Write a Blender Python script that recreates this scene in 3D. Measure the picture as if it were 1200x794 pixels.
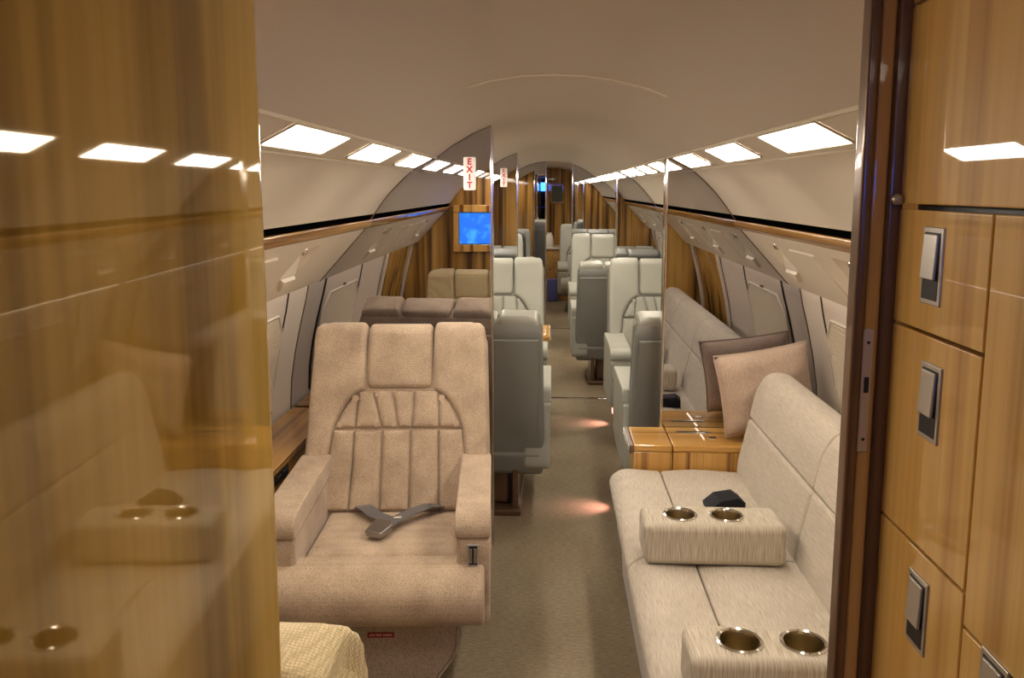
import bpy, bmesh, math, random
from mathutils import Vector, Matrix
random.seed(7)
PI = math.pi
for o in list(bpy.data.objects):
    bpy.data.objects.remove(o)
SC = bpy.context.scene
COL = SC.collection

# ---------------------------------------------------------------- camera, world, exposure
cam_d = bpy.data.cameras.new('camera')
cam_d.sensor_fit = 'HORIZONTAL'; cam_d.sensor_width = 36.0
cam_d.lens = 36.0 * 950.0 / 1200.0
cam_d.shift_y = (350.0 - 397.0) / 1200.0
cam_d.clip_start = 0.02; cam_d.clip_end = 60
cam = bpy.data.objects.new('camera', cam_d); COL.objects.link(cam)
cam.location = (0, 0, 1.56)
cam.rotation_euler = (math.radians(90 - 7.733), 0, math.radians(2.747))
SC.camera = cam
W = bpy.data.worlds.new('world'); SC.world = W; W.use_nodes = True
W.node_tree.nodes['Background'].inputs[0].default_value = (0.02, 0.02, 0.022, 1)
W.node_tree.nodes['Background'].inputs[1].default_value = 0.3
SC.view_settings.view_transform = 'Standard'
SC.view_settings.look = 'None'
SC.view_settings.gamma = 1.0
SC.view_settings.use_curve_mapping = False
SC.view_settings.exposure = 1.22
LAMP = 15.0          # strength of the ceiling lamp diffusers
WASH = 3.0           # strength of the sidewall wash strips
BLUE_GLOW = 5.0            # strength of the added blue glow at the invented cockpit end

# ---------------------------------------------------------------- materials
def srgb(r, g, b):
    f = lambda c: (c / 255.0 / 12.92) if c / 255.0 <= 0.04045 else ((c / 255.0 + 0.055) / 1.055) ** 2.4
    return (f(r), f(g), f(b), 1.0)

def new_mat(name):
    m = bpy.data.materials.new(name); m.use_nodes = True
    nt = m.node_tree; b = nt.nodes['Principled BSDF']
    return m, nt, b

def plain(name, col, rough=0.5, metal=0.0, coat=0.0, spec=0.5, bump=0.0, bscale=400.0, var=0.0, vscale=6.0):
    m, nt, b = new_mat(name)
    b.inputs['Base Color'].default_value = col
    b.inputs['Roughness'].default_value = rough
    b.inputs['Metallic'].default_value = metal
    b.inputs['Coat Weight'].default_value = coat
    b.inputs['Coat Roughness'].default_value = 0.05
    b.inputs['Specular IOR Level'].default_value = spec
    tc = nt.nodes.new('ShaderNodeTexCoord')
    if var > 0:
        n = nt.nodes.new('ShaderNodeTexNoise'); n.inputs['Scale'].default_value = vscale; n.inputs['Detail'].default_value = 4
        nt.links.new(tc.outputs['Object'], n.inputs['Vector'])
        r = nt.nodes.new('ShaderNodeValToRGB')
        r.color_ramp.elements[0].position = 0.3; r.color_ramp.elements[1].position = 0.7
        r.color_ramp.elements[0].color = tuple(c * (1 - var) for c in col[:3]) + (1,)
        r.color_ramp.elements[1].color = tuple(min(1, c * (1 + var)) for c in col[:3]) + (1,)
        nt.links.new(n.outputs['Fac'], r.inputs['Fac']); nt.links.new(r.outputs['Color'], b.inputs['Base Color'])
    if bump > 0:
        n2 = nt.nodes.new('ShaderNodeTexNoise'); n2.inputs['Scale'].default_value = bscale; n2.inputs['Detail'].default_value = 3
        nt.links.new(tc.outputs['Object'], n2.inputs['Vector'])
        bp = nt.nodes.new('ShaderNodeBump'); bp.inputs['Strength'].default_value = bump; bp.inputs['Distance'].default_value = 0.002
        nt.links.new(n2.outputs['Fac'], bp.inputs['Height']); nt.links.new(bp.outputs['Normal'], b.inputs['Normal'])
    return m

def emit(name, col, strength, base=0.8):
    m, nt, b = new_mat(name)
    b.inputs['Base Color'].default_value = (base, base, base, 1)
    b.inputs['Emission Color'].default_value = col
    b.inputs['Emission Strength'].default_value = strength
    return m

def veneer(name, cols, grain='Z', fine=26.0, coat_ior=1.6, seed=0.0, broad=5.0, coat_rough=0.02, st=(0.54, 0.74)):
    """lacquered wood; cols = dark streak, mid, light; grain runs along one object axis"""
    m, nt, b = new_mat(name)
    tc = nt.nodes.new('ShaderNodeTexCoord')
    def noise(sc, along, detail, off):
        mp = nt.nodes.new('ShaderNodeMapping')
        s = [sc, sc, sc]; s['XYZ'.index(grain)] = along
        mp.inputs['Scale'].default_value = s; mp.inputs['Location'].default_value = (off, off * 1.7, off * 0.6)
        nt.links.new(tc.outputs['Object'], mp.inputs['Vector'])
        n = nt.nodes.new('ShaderNodeTexNoise'); n.inputs['Scale'].default_value = 1.0; n.inputs['Detail'].default_value = detail
        n.inputs['Roughness'].default_value = 0.55
        nt.links.new(mp.outputs['Vector'], n.inputs['Vector'])
        return n
    n1 = noise(broad, 0.12, 2, 3.1 + seed); n2 = noise(fine, 0.35, 4, 7.7 + seed); n3 = noise(fine * 6, 2.0, 3, 1.3 + seed)
    r1 = nt.nodes.new('ShaderNodeValToRGB'); e = r1.color_ramp.elements
    e[0].position = 0.33; e[0].color = cols[1]; e[1].position = 0.66; e[1].color = cols[2]
    nt.links.new(n1.outputs['Fac'], r1.inputs['Fac'])
    r2 = nt.nodes.new('ShaderNodeValToRGB'); e = r2.color_ramp.elements
    e[0].position = st[0]; e[0].color = (0, 0, 0, 1); e[1].position = st[1]; e[1].color = (1, 1, 1, 1)
    nt.links.new(n2.outputs['Fac'], r2.inputs['Fac'])
    mx = nt.nodes.new('ShaderNodeMix'); mx.data_type = 'RGBA'
    nt.links.new(r2.outputs['Color'], mx.inputs['Factor']); nt.links.new(r1.outputs['Color'], mx.inputs['A']); mx.inputs['B'].default_value = cols[0]
    mx2 = nt.nodes.new('ShaderNodeMix'); mx2.data_type = 'RGBA'; mx2.blend_type = 'MULTIPLY'; mx2.inputs['Factor'].default_value = 0.35
    r3 = nt.nodes.new('ShaderNodeValToRGB'); r3.color_ramp.elements[0].position = 0.25; r3.color_ramp.elements[0].color = (0.55, 0.5, 0.45, 1)
    r3.color_ramp.elements[1].position = 0.6
    nt.links.new(n3.outputs['Fac'], r3.inputs['Fac'])
    nt.links.new(mx.outputs['Result'], mx2.inputs['A']); nt.links.new(r3.outputs['Color'], mx2.inputs['B'])
    nt.links.new(mx2.outputs['Result'], b.inputs['Base Color'])
    b.inputs['Roughness'].default_value = 0.45
    b.inputs['Specular IOR Level'].default_value = 0.2
    b.inputs['Coat Weight'].default_value = 1.0
    b.inputs['Coat IOR'].default_value = coat_ior
    b.inputs['Coat Roughness'].default_value = coat_rough
    return m

def fabric(name, c1, c2, scale=(500, 500, 500), streak=None, weave=0.0, bump=0.4, rough=0.9, patch=0.12, fold=False, wrand=0.65):
    m, nt, b = new_mat(name)
    tc = nt.nodes.new('ShaderNodeTexCoord')
    src = tc.outputs['Object']
    if fold:    # threads run over the edge: use (x, y + z)
        sx = nt.nodes.new('ShaderNodeSeparateXYZ'); nt.links.new(src, sx.inputs[0])
        ad = nt.nodes.new('ShaderNodeMath'); ad.operation = 'ADD'; nt.links.new(sx.outputs['Y'], ad.inputs[0]); nt.links.new(sx.outputs['Z'], ad.inputs[1])
        cx = nt.nodes.new('ShaderNodeCombineXYZ'); nt.links.new(sx.outputs['X'], cx.inputs['X']); nt.links.new(ad.outputs[0], cx.inputs['Y'])
        src = cx.outputs[0]
    mp = nt.nodes.new('ShaderNodeMapping'); mp.inputs['Scale'].default_value = streak or scale
    nt.links.new(src, mp.inputs['Vector'])
    n = nt.nodes.new('ShaderNodeTexNoise'); n.inputs['Scale'].default_value = 1.0; n.inputs['Detail'].default_value = 3
    nt.links.new(mp.outputs['Vector'], n.inputs['Vector'])
    r = nt.nodes.new('ShaderNodeValToRGB'); r.color_ramp.elements[0].position = 0.32; r.color_ramp.elements[1].position = 0.68
    r.color_ramp.elements[0].color = c1; r.color_ramp.elements[1].color = c2
    nt.links.new(n.outputs['Fac'], r.inputs['Fac'])
    col = r.outputs['Color']; hsrc = n.outputs['Fac']
    if weave > 0:
        mv = nt.nodes.new('ShaderNodeMapping'); mv.inputs['Scale'].default_value = (weave, weave, weave)
        nt.links.new(tc.outputs['Object'], mv.inputs['Vector'])
        v = nt.nodes.new('ShaderNodeTexVoronoi'); v.inputs['Scale'].default_value = 1.0; v.inputs['Randomness'].default_value = wrand
        nt.links.new(mv.outputs['Vector'], v.inputs['Vector'])
        rv = nt.nodes.new('ShaderNodeValToRGB'); rv.color_ramp.elements[0].position = 0.2; rv.color_ramp.elements[1].position = 0.75
        rv.color_ramp.elements[0].color = (1, 1, 1, 1); rv.color_ramp.elements[1].color = (0.42, 0.38, 0.32, 1)
        nt.links.new(v.outputs['Distance'], rv.inputs['Fac'])
        mw = nt.nodes.new('ShaderNodeMix'); mw.data_type = 'RGBA'; mw.blend_type = 'MULTIPLY'; mw.inputs['Factor'].default_value = 0.65
        nt.links.new(col, mw.inputs['A']); nt.links.new(rv.outputs['Color'], mw.inputs['B']); col = mw.outputs['Result']; hsrc = rv.outputs['Color']
    if patch > 0:
        n2 = nt.nodes.new('ShaderNodeTexNoise'); n2.inputs['Scale'].default_value = 9.0; n2.inputs['Detail'].default_value = 4
        nt.links.new(tc.outputs['Object'], n2.inputs['Vector'])
        r2 = nt.nodes.new('ShaderNodeValToRGB'); r2.color_ramp.elements[0].position = 0.3; r2.color_ramp.elements[1].position = 0.7
        r2.color_ramp.elements[0].color = (1 - patch * 1.6, 1 - patch * 1.8, 1 - patch * 1.8, 1); r2.color_ramp.elements[1].color = (1, 1, 1, 1)
        nt.links.new(n2.outputs['Fac'], r2.inputs['Fac'])
        mp2 = nt.nodes.new('ShaderNodeMix'); mp2.data_type = 'RGBA'; mp2.blend_type = 'MULTIPLY'; mp2.inputs['Factor'].default_value = 1.0
        nt.links.new(col, mp2.inputs['A']); nt.links.new(r2.outputs['Color'], mp2.inputs['B']); col = mp2.outputs['Result']
    nt.links.new(col, b.inputs['Base Color'])
    b.inputs['Roughness'].default_value = rough
    b.inputs['Sheen Weight'].default_value = 0.25; b.inputs['Sheen Roughness'].default_value = 0.4
    b.inputs['Specular IOR Level'].default_value = 0.2
    bp = nt.nodes.new('ShaderNodeBump'); bp.inputs['Strength'].default_value = bump; bp.inputs['Distance'].default_value = 0.0015
    nt.links.new(hsrc, bp.inputs['Height']); nt.links.new(bp.outputs['Normal'], b.inputs['Normal'])
    return m

M = {}
M['ceiling'] = plain('ceiling_fabric', srgb(184, 171, 157), 0.75, bump=0.12, bscale=160)
M['side'] = plain('side_panel_plastic', srgb(204, 192, 174), 0.55, bump=0.05, bscale=220)
M['psu'] = plain('overhead_plastic', srgb(226, 215, 196), 0.45)
M['pocket'] = plain('pocket_plastic', srgb(236, 226, 208), 0.45)
M['wall'] = plain('sidewall_plastic', srgb(206, 194, 180), 0.5)
M['shade'] = plain('pleated_shade', srgb(196, 182, 160), 0.7)
M['black'] = plain('black_gap', (0.003, 0.003, 0.003, 1), 1.0, spec=0.0)
M['gasket'] = plain('dark_gasket', srgb(40, 34, 30), 0.6)
HONEY = (srgb(120, 72, 22), srgb(186, 132, 58), srgb(214, 166, 86))
M['panel'] = veneer('lacquered_panel', (srgb(98, 72, 34), srgb(166, 130, 60), srgb(196, 160, 80)), 'Z', fine=8, coat_ior=1.72, broad=9.0, st=(0.5, 0.72))
# amber lacquer: the reflections on this panel take the varnish colour
_b = M['panel'].node_tree.nodes['Principled BSDF']
_b.inputs['Coat Weight'].default_value = 0.0; _b.inputs['Roughness'].default_value = 0.03
_b.inputs['IOR'].default_value = 1.75; _b.inputs['Specular IOR Level'].default_value = 0.5
_b.inputs['Specular Tint'].default_value = (1.0, 0.84, 0.50, 1)
M['cab'] = veneer('cabinet_veneer', (srgb(158, 108, 48), srgb(206, 160, 84), srgb(234, 196, 122)), 'Z', fine=16, coat_ior=1.5, seed=4, broad=6)
M['wood'] = veneer('bulkhead_veneer', (srgb(80, 48, 14), srgb(158, 112, 44), srgb(200, 156, 78)), 'Z', fine=15, seed=9, broad=7, st=(0.47, 0.62))
M['table'] = veneer('table_veneer', HONEY, 'X', fine=22, seed=2)
M['tablev'] = veneer('table_front_veneer', (srgb(112, 66, 20), srgb(190, 138, 62), srgb(216, 170, 92)), 'Z', fine=22, seed=5, st=(0.5, 0.62))
M['rail'] = veneer('rail_veneer', (srgb(96, 60, 22), srgb(164, 118, 54), srgb(200, 156, 88)), 'Y', fine=40, seed=1)
M['ledge'] = veneer('ledge_veneer', (srgb(84, 52, 18), srgb(158, 110, 50), srgb(190, 142, 72)), 'Y', fine=16, seed=3)
M['mirror'] = plain('mirror_glass', (0.54, 0.54, 0.575, 1), 0.0, metal=1.0)
M['chrome'] = plain('polished_metal', (0.75, 0.72, 0.68, 1), 0.12, metal=1.0)
M['steel'] = plain('brushed_nickel', (0.55, 0.52, 0.47, 1), 0.36, metal=0.75)
M['buckle'] = plain('buckle_steel', (0.30, 0.29, 0.30, 1), 0.25, metal=1.0)
M['bronze'] = plain('bronze_trim', srgb(112, 86, 66), 0.28, metal=0.4, coat=0.5)
M['gold'] = plain('cup_brass', srgb(156, 140, 104), 0.32, metal=1.0)
M['dark'] = plain('dark_recess', (0.01, 0.009, 0.008, 1), 0.5)
M['beige'] = fabric('beige_woven_fabric', srgb(196, 174, 150), srgb(230, 209, 184), weave=330, bump=0.5, patch=0.17)
M['taupe'] = fabric('taupe_woven_fabric', srgb(166, 148, 134), srgb(198, 180, 162), weave=300, bump=0.5, patch=0.10)
M['skirt'] = fabric('skirt_woven_fabric', srgb(184, 166, 152), srgb(216, 200, 186), weave=210, bump=0.5, patch=0.06)
M['cream'] = fabric('cream_basket_weave', srgb(206, 186, 142), srgb(230, 212, 170), weave=190, bump=0.9, patch=0.05, wrand=0.2)
M['sofa'] = fabric('striated_sofa_fabric', srgb(180, 168, 150), srgb(204, 194, 178), streak=(450, 20, 450), bump=0.25, patch=0.05)
M['sofax'] = fabric('striated_sofa_fabric_x', srgb(176, 164, 146), srgb(208, 199, 184), streak=(480, 20, 0), bump=0.25, patch=0.05, fold=True)
M['sofaz'] = fabric('striated_sofa_fabric_z', srgb(166, 153, 131), srgb(210, 201, 184), streak=(420, 16, 0), bump=0.25, patch=0.05, fold=True)
M['leather'] = plain('grey_leather', srgb(166, 167, 156), 0.42, spec=0.4, bump=0.12, bscale=260, var=0.05)
M['leather_d'] = plain('grey_leather_shell', srgb(132, 132, 126), 0.4, spec=0.4, bump=0.1, bscale=260, var=0.04)
M['pillow'] = fabric('pink_beige_velvet', srgb(186, 162, 144), srgb(202, 180, 160), streak=(160, 160, 60), bump=0.3, patch=0.08)
M['belt'] = fabric('grey_webbing', srgb(84, 80, 80), srgb(110, 105, 104), scale=(900, 900, 900), bump=0.4, patch=0.0)
M['plastic_blk'] = plain('black_plastic', (0.010, 0.010, 0.015, 1), 0.6, spec=0.2)
M['white'] = plain('sign_white', srgb(236, 226, 222), 0.4)
M['red'] = plain('sign_red', srgb(190, 24, 40), 0.5)
M['redlabel'] = plain('label_red', srgb(150, 18, 28), 0.5)
M['screen'] = emit('lit_screen', (0.01, 0.20, 0.95, 1), 0.9, 0.01)
_n = M['screen'].node_tree; _t = _n.nodes.new('ShaderNodeTexNoise'); _t.inputs['Scale'].default_value = 14.0
_r = _n.nodes.new('ShaderNodeValToRGB'); _r.color_ramp.elements[0].position = 0.5; _r.color_ramp.elements[0].color = (0.01, 0.17, 0.85, 1)
_r.color_ramp.elements[1].position = 0.68; _r.color_ramp.elements[1].color = (0.05, 0.38, 1.0, 1)
_n.links.new(_n.nodes.new('ShaderNodeTexCoord').outputs['Object'], _t.inputs['Vector']); _n.links.new(_t.outputs['Fac'], _r.inputs['Fac'])
_n.links.new(_r.outputs['Color'], _n.nodes['Principled BSDF'].inputs['Emission Color'])
M['lamp'] = emit('lamp_diffuser', (1.0, 0.89, 0.745, 1), LAMP)
M['fill_lamp'] = emit('added_passage_glow', (1.0, 0.88, 0.72, 1), 4.5)
M['lampframe'] = plain('lamp_frame', srgb(212, 200, 180), 0.4)
M['wash'] = emit('wash_strip', (1.0, 0.86, 0.72, 1), WASH)
M['blue_glow'] = emit('added_blue_glow', (0.03, 0.17, 1.0, 1), BLUE_GLOW)
M['cockpit'] = plain('cockpit_grey', srgb(40, 40, 44), 0.7)
M['picture'] = plain('picture_green', srgb(70, 74, 52), 0.4, var=0.3, vscale=30)
M['cup'] = plain('white_china', srgb(222, 218, 208), 0.3)
M['bluecloth'] = plain('blue_cloth', srgb(96, 100, 160), 0.7)

def carpet():
    m, nt, b = new_mat('woven_carpet')
    tc = nt.nodes.new('ShaderNodeTexCoord')
    def nz(sc, det):
        mp = nt.nodes.new('ShaderNodeMapping'); mp.inputs['Scale'].default_value = sc
        nt.links.new(tc.outputs['Object'], mp.inputs['Vector'])
        n = nt.nodes.new('ShaderNodeTexNoise'); n.inputs['Scale'].default_value = 1; n.inputs['Detail'].default_value = det
        nt.links.new(mp.outputs['Vector'], n.inputs['Vector']); return n
    a = nz((40, 170, 1), 3); c = nz((260, 260, 1), 2); p = nz((2.5, 1.6, 1), 3)
    r = nt.nodes.new('ShaderNodeValToRGB'); r.color_ramp.elements[0].position = 0.28; r.color_ramp.elements[1].position = 0.72
    r.color_ramp.elements[0].color = srgb(112, 100, 80); r.color_ramp.elements[1].color = srgb(176, 162, 138)
    ad = nt.nodes.new('ShaderNodeMath'); ad.operation = 'ADD'
    ml = nt.nodes.new('ShaderNodeMath'); ml.operation = 'MULTIPLY'; ml.inputs[1].default_value = 0.5
    nt.links.new(a.outputs['Fac'], ad.inputs[0]); nt.links.new(c.outputs['Fac'], ad.inputs[1]); nt.links.new(ad.outputs[0], ml.inputs[0])
    nt.links.new(ml.outputs[0], r.inputs['Fac'])
    r2 = nt.nodes.new('ShaderNodeValToRGB'); r2.color_ramp.elements[0].position = 0.35; r2.color_ramp.elements[1].position = 0.65
    r2.color_ramp.elements[0].color = (0.80, 0.76, 0.72, 1)
    nt.links.new(p.outputs['Fac'], r2.inputs['Fac'])
    mx = nt.nodes.new('ShaderNodeMix'); mx.data_type = 'RGBA'; mx.blend_type = 'MULTIPLY'; mx.inputs['Factor'].default_value = 1
    nt.links.new(r.outputs['Color'], mx.inputs['A']); nt.links.new(r2.outputs['Color'], mx.inputs['B'])
    nt.links.new(mx.outputs['Result'], b.inputs['Base Color'])
    b.inputs['Roughness'].default_value = 0.95; b.inputs['Specular IOR Level'].default_value = 0.1
    bp = nt.nodes.new('ShaderNodeBump'); bp.inputs['Strength'].default_value = 0.7; bp.inputs['Distance'].default_value = 0.003
    nt.links.new(c.outputs['Fac'], bp.inputs['Height']); nt.links.new(bp.outputs['Normal'], b.inputs['Normal'])
    return m
M['carpet'] = carpet()

# ---------------------------------------------------------------- mesh helpers
def link(name, bm, mat, parent=None, smooth=40, wn=False):
    bmesh.ops.recalc_face_normals(bm, faces=bm.faces)
    me = bpy.data.meshes.new(name); bm.to_mesh(me); bm.free()
    me.materials.append(M[mat])
    if smooth:
        for p in me.polygons: p.use_smooth = True
        me.set_sharp_from_angle(angle=math.radians(smooth))
    o = bpy.data.objects.new(name, me); COL.objects.link(o)
    if parent is not None: o.parent = parent
    if wn:
        md = o.modifiers.new('normals', 'WEIGHTED_NORMAL'); md.keep_sharp = True
    return o

def empty(name, loc=(0, 0, 0), rz=0.0):
    o = bpy.data.objects.new(name, None); COL.objects.link(o)
    o.location = loc; o.rotation_euler = (0, 0, rz); o.empty_display_size = 0.1
    return o

def tag(o, label, cat, group=None, kind=None):
    o['label'] = label; o['category'] = cat
    if group: o['group'] = group
    if kind: o['kind'] = kind
    return o

def struct(o, label=None):
    o['kind'] = 'structure'
    if label: o['label'] = label
    return o

def children(o):
    return [c for c in bpy.data.objects if c.parent == o]

def copy_tree(o, parent=None):
    c = o.copy(); COL.objects.link(c); c.parent = parent
    for ch in children(o): copy_tree(ch, c)
    return c

def box_bm(c, s, bev=0.0, seg=3, bm=None, rot=None):
    nb = bmesh.new()
    bmesh.ops.create_cube(nb, size=1.0)
    bmesh.ops.scale(nb, vec=s, verts=nb.verts)
    if bev > 0:
        bmesh.ops.bevel(nb, geom=list(nb.edges), offset=min(bev, min(s) * 0.49), segments=seg, affect='EDGES', profile=0.5)
    if rot is not None: bmesh.ops.rotate(nb, cent=(0, 0, 0), matrix=rot, verts=nb.verts)
    bmesh.ops.translate(nb, vec=c, verts=nb.verts)
    if bm is None: return nb
    me = bpy.data.meshes.new('tmp'); nb.to_mesh(me); nb.free(); bm.from_mesh(me); bpy.data.meshes.remove(me)
    return bm

def box(name, c, s, mat, parent=None, bev=0.004, seg=3, rot=None):
    return link(name, box_bm(c, s, bev, seg, rot=rot), mat, parent, wn=bev > 0)

def prism_bm(pts, axis, lo, hi, bev=0.0, seg=3):
    """2D polygon extruded along an axis. axis X: pts=(y,z); Y: (x,z); Z: (x,y)"""
    bm = bmesh.new()
    def p(a, b, t):
        return {'X': (t, a, b), 'Y': (a, t, b), 'Z': (a, b, t)}[axis]
    A = [bm.verts.new(p(a, b, lo)) for a, b in pts]; B = [bm.verts.new(p(a, b, hi)) for a, b in pts]
    n = len(pts)
    for i in range(n): bm.faces.new((A[i], A[(i + 1) % n], B[(i + 1) % n], B[i]))
    f1 = bm.faces.new(list(reversed(A))); f2 = bm.faces.new(B)
    bmesh.ops.recalc_face_normals(bm, faces=bm.faces)
    if bev > 0:
        ed = list(set(list(f1.edges) + list(f2.edges)))
        bmesh.ops.bevel(bm, geom=ed, offset=bev, segments=seg, affect='EDGES', profile=0.5, clamp_overlap=True)
    return bm

def prism(name, pts, axis, lo, hi, mat, parent=None, bev=0.0, seg=3, smooth=40):
    return link(name, prism_bm(pts, axis, lo, hi, bev, seg), mat, parent, smooth=smooth, wn=bev > 0)

def round_poly(pts, radii, n=5):
    """round the corners of a polygon; radii one number or a list"""
    out = []; N = len(pts)
    for i in range(N):
        p0, p1, p2 = Vector(pts[i - 1]), Vector(pts[i]), Vector(pts[(i + 1) % N])
        r = radii if not isinstance(radii, (list, tuple)) else radii[i]
        if r <= 0: out.append(tuple(p1)); continue
        a = (p0 - p1); b = (p2 - p1); la, lb = a.length, b.length
        d = min(r, la * 0.48, lb * 0.48)
        s = p1 + a / la * d; e = p1 + b / lb * d
        for k in range(n + 1):
            t = k / n
            q = s * (1 - t) ** 2 + p1 * 2 * t * (1 - t) + e * t * t
            out.append((q.x, q.y))
    return out

def tube_bm(path, r, seg=8, bm=None, closed=False):
    bm = bm or bmesh.new(); rings = []
    P = [Vector(p) for p in path]; n = len(P)
    for i in range(n):
        if closed: t = P[(i + 1) % n] - P[i - 1]
        else: t = P[min(i + 1, n - 1)] - P[max(i - 1, 0)]
        t.normalize(); up = Vector((0, 0, 1)) if abs(t.z) < 0.9 else Vector((0, 1, 0))
        a = t.cross(up).normalized(); b = t.cross(a)
        rings.append([bm.verts.new(P[i] + (a * math.cos(2 * PI * k / seg) + b * math.sin(2 * PI * k / seg)) * r) for k in range(seg)])
    m = n if closed else n - 1
    for i in range(m):
        A, B = rings[i], rings[(i + 1) % n]
        for k in range(seg): bm.faces.new((A[k], A[(k + 1) % seg], B[(k + 1) % seg], B[k]))
    if not closed:
        bm.faces.new(rings[0]); bm.faces.new(list(reversed(rings[-1])))
    return bm

def lathe_bm(prof, seg=24, c=(0, 0, 0), bm=None):
    """prof = (r,z) list"""
    bm = bm or bmesh.new(); rings = []
    for r, z in prof:
        if r < 1e-6: rings.append([bm.verts.new((c[0], c[1], c[2] + z))])
        else: rings.append([bm.verts.new((c[0] + r * math.cos(2 * PI * k / seg), c[1] + r * math.sin(2 * PI * k / seg), c[2] + z)) for k in range(seg)])
    for A, B in zip(rings, rings[1:]):
        for k in range(seg):
            k2 = (k + 1) % seg
            if len(A) == 1 and len(B) == 1: continue
            if len(A) == 1: bm.faces.new((A[0], B[k2], B[k]))
            elif len(B) == 1: bm.faces.new((A[k], A[k2], B[0]))
            else: bm.faces.new((A[k], A[k2], B[k2], B[k]))
    return bm

def densify(pts, step):
    out = []; n = len(pts)
    for i in range(n):
        a, b = Vector(pts[i]), Vector(pts[(i + 1) % n]); L = (b - a).length
        k = max(1, int(math.ceil(L / step)))
        for j in range(k): q = a.lerp(b, j / k); out.append((q.x, q.y))
    return out

def area2(p): return sum(p[i - 1][0] * p[i][1] - p[i][0] * p[i - 1][1] for i in range(len(p)))

def inset(pts, d):
    n = len(pts); out = []
    for i in range(n):
        a, b, c = Vector(pts[i - 1]), Vector(pts[i]), Vector(pts[(i + 1) % n])
        e1 = (b - a).normalized() if (b - a).length > 1e-9 else Vector((0, 0)); e2 = (c - b).normalized() if (c - b).length > 1e-9 else e1
        n1 = Vector((-e1.y, e1.x)); n2 = Vector((-e2.y, e2.x)); nn = n1 + n2
        nn = n1 if nn.length < 0.3 else nn.normalized() / max(0.5, nn.normalized().dot(n1))
        q = b + nn * d; out.append((q.x, q.y))
    return out

def pad_bm(pts, mapf, h, edge=0.012, base=-0.012, step=0.03, cuts=(), xcuts=()):
    """upholstered pad over a 2D outline: stitched down along the outline, puffed inside; mapf(a,b,h)->3D"""
    bm = bmesh.new()
    if area2(pts) < 0: pts = list(reversed(pts))
    pts = densify(pts, step)
    rings = []
    for d, hh in ((0.0, base), (0.0, 0.0), (edge * 0.25, h * 0.45), (edge * 0.65, h * 0.8), (edge * 1.2, h * 0.95), (edge * 2.0, h)):
        q = inset(pts, d) if d > 0 else pts
        rings.append([bm.verts.new((a, b, hh)) for a, b in q])
    n = len(pts)
    for A, B in zip(rings, rings[1:]):
        for k in range(n):
            try: bm.faces.new((A[k], A[(k + 1) % n], B[(k + 1) % n], B[k]))
            except ValueError: pass
    f = bm.faces.new(rings[-1])
    bmesh.ops.triangulate(bm, faces=[f])
    for c in cuts:
        bmesh.ops.bisect_plane(bm, geom=list(bm.verts) + list(bm.edges) + list(bm.faces), dist=1e-5, plane_co=(0, c, 0), plane_no=(0, 1, 0))
    for c in xcuts:
        bmesh.ops.bisect_plane(bm, geom=list(bm.verts) + list(bm.edges) + list(bm.faces), dist=1e-5, plane_co=(c, 0, 0), plane_no=(1, 0, 0))
    for v in bm.verts: v.co = mapf(v.co.x, v.co.y, v.co.z)
    return bm

def text_mesh(name, body, size, mat, parent, loc, rot, extrude=0.0006, bold=0.0, line=1.0, align='CENTER'):
    cu = bpy.data.curves.new(name, 'FONT'); cu.body = body; cu.size = size; cu.extrude = extrude; cu.offset = bold
    cu.align_x = align; cu.align_y = 'CENTER'; cu.space_line = line
    t = bpy.data.objects.new(name, cu); COL.objects.link(t)
    dg = bpy.context.evaluated_depsgraph_get()
    me = bpy.data.meshes.new_from_object(t.evaluated_get(dg))
    bpy.data.objects.remove(t); bpy.data.curves.remove(cu)
    me.materials.clear(); me.materials.append(M[mat])
    o = bpy.data.objects.new(name, me); COL.objects.link(o)
    o.parent = parent; o.location = loc; o.rotation_euler = rot
    return o

# ---------------------------------------------------------------- cabin cross-section (x >= 0 half; x, z)
CEIL = [(0, 1.855), (0.08, 1.852), (0.16, 1.841), (0.25, 1.818), (0.33, 1.784), (0.41, 1.738), (0.478, 1.688)]
STRIP = [(0.478, 1.688), (0.58, 1.636)]
UPPER = [(0.58, 1.636), (0.63, 1.592), (0.68, 1.541), (0.72, 1.491), (0.745, 1.455)]
RAIL_T = (0.765, 1.428)
PSU_T, PSU_B = (0.782, 1.396), (0.985, 1.170)
SIDE = [(1.035, 1.160), (1.052, 1.08), (1.078, 0.98), (1.105, 0.86), (1.125, 0.74), (1.135, 0.60), (1.130, 0.45), (1.110, 0.28), (1.080, 0.14), (1.050, 0.0)]
Y0, Y1 = 0.80, 12.0       # passenger cabin
YF = -3.2                 # front end behind the camera
FULL = CEIL + STRIP[1:] + UPPER[1:] + [RAIL_T, PSU_T, PSU_B] + SIDE

def side_x(z):
    P = SIDE
    for (x0, z0), (x1, z1) in zip(P, P[1:]):
        if z0 >= z >= z1:
            t = (z0 - z) / (z0 - z1); return x0 + (x1 - x0) * t
    return P[0][0] if z > P[0][1] else P[-1][0]

def full_x(z):
    best = 0
    for (x0, z0), (x1, z1) in zip(FULL, FULL[1:]):
        if min(z0, z1) <= z <= max(z0, z1) and abs(z0 - z1) > 1e-6:
            t = (z0 - z) / (z0 - z1); best = max(best, x0 + (x1 - x0) * t)
    return best

def full_z(x):
    """height of the ceiling shell over x"""
    x = abs(x); best = None
    for (x0, z0), (x1, z1) in zip(FULL[:14], FULL[1:14]):
        if x0 <= x <= x1:
            t = (x - x0) / (x1 - x0) if x1 > x0 else 0; return z0 + (z1 - z0) * t
    return 1.2

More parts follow.
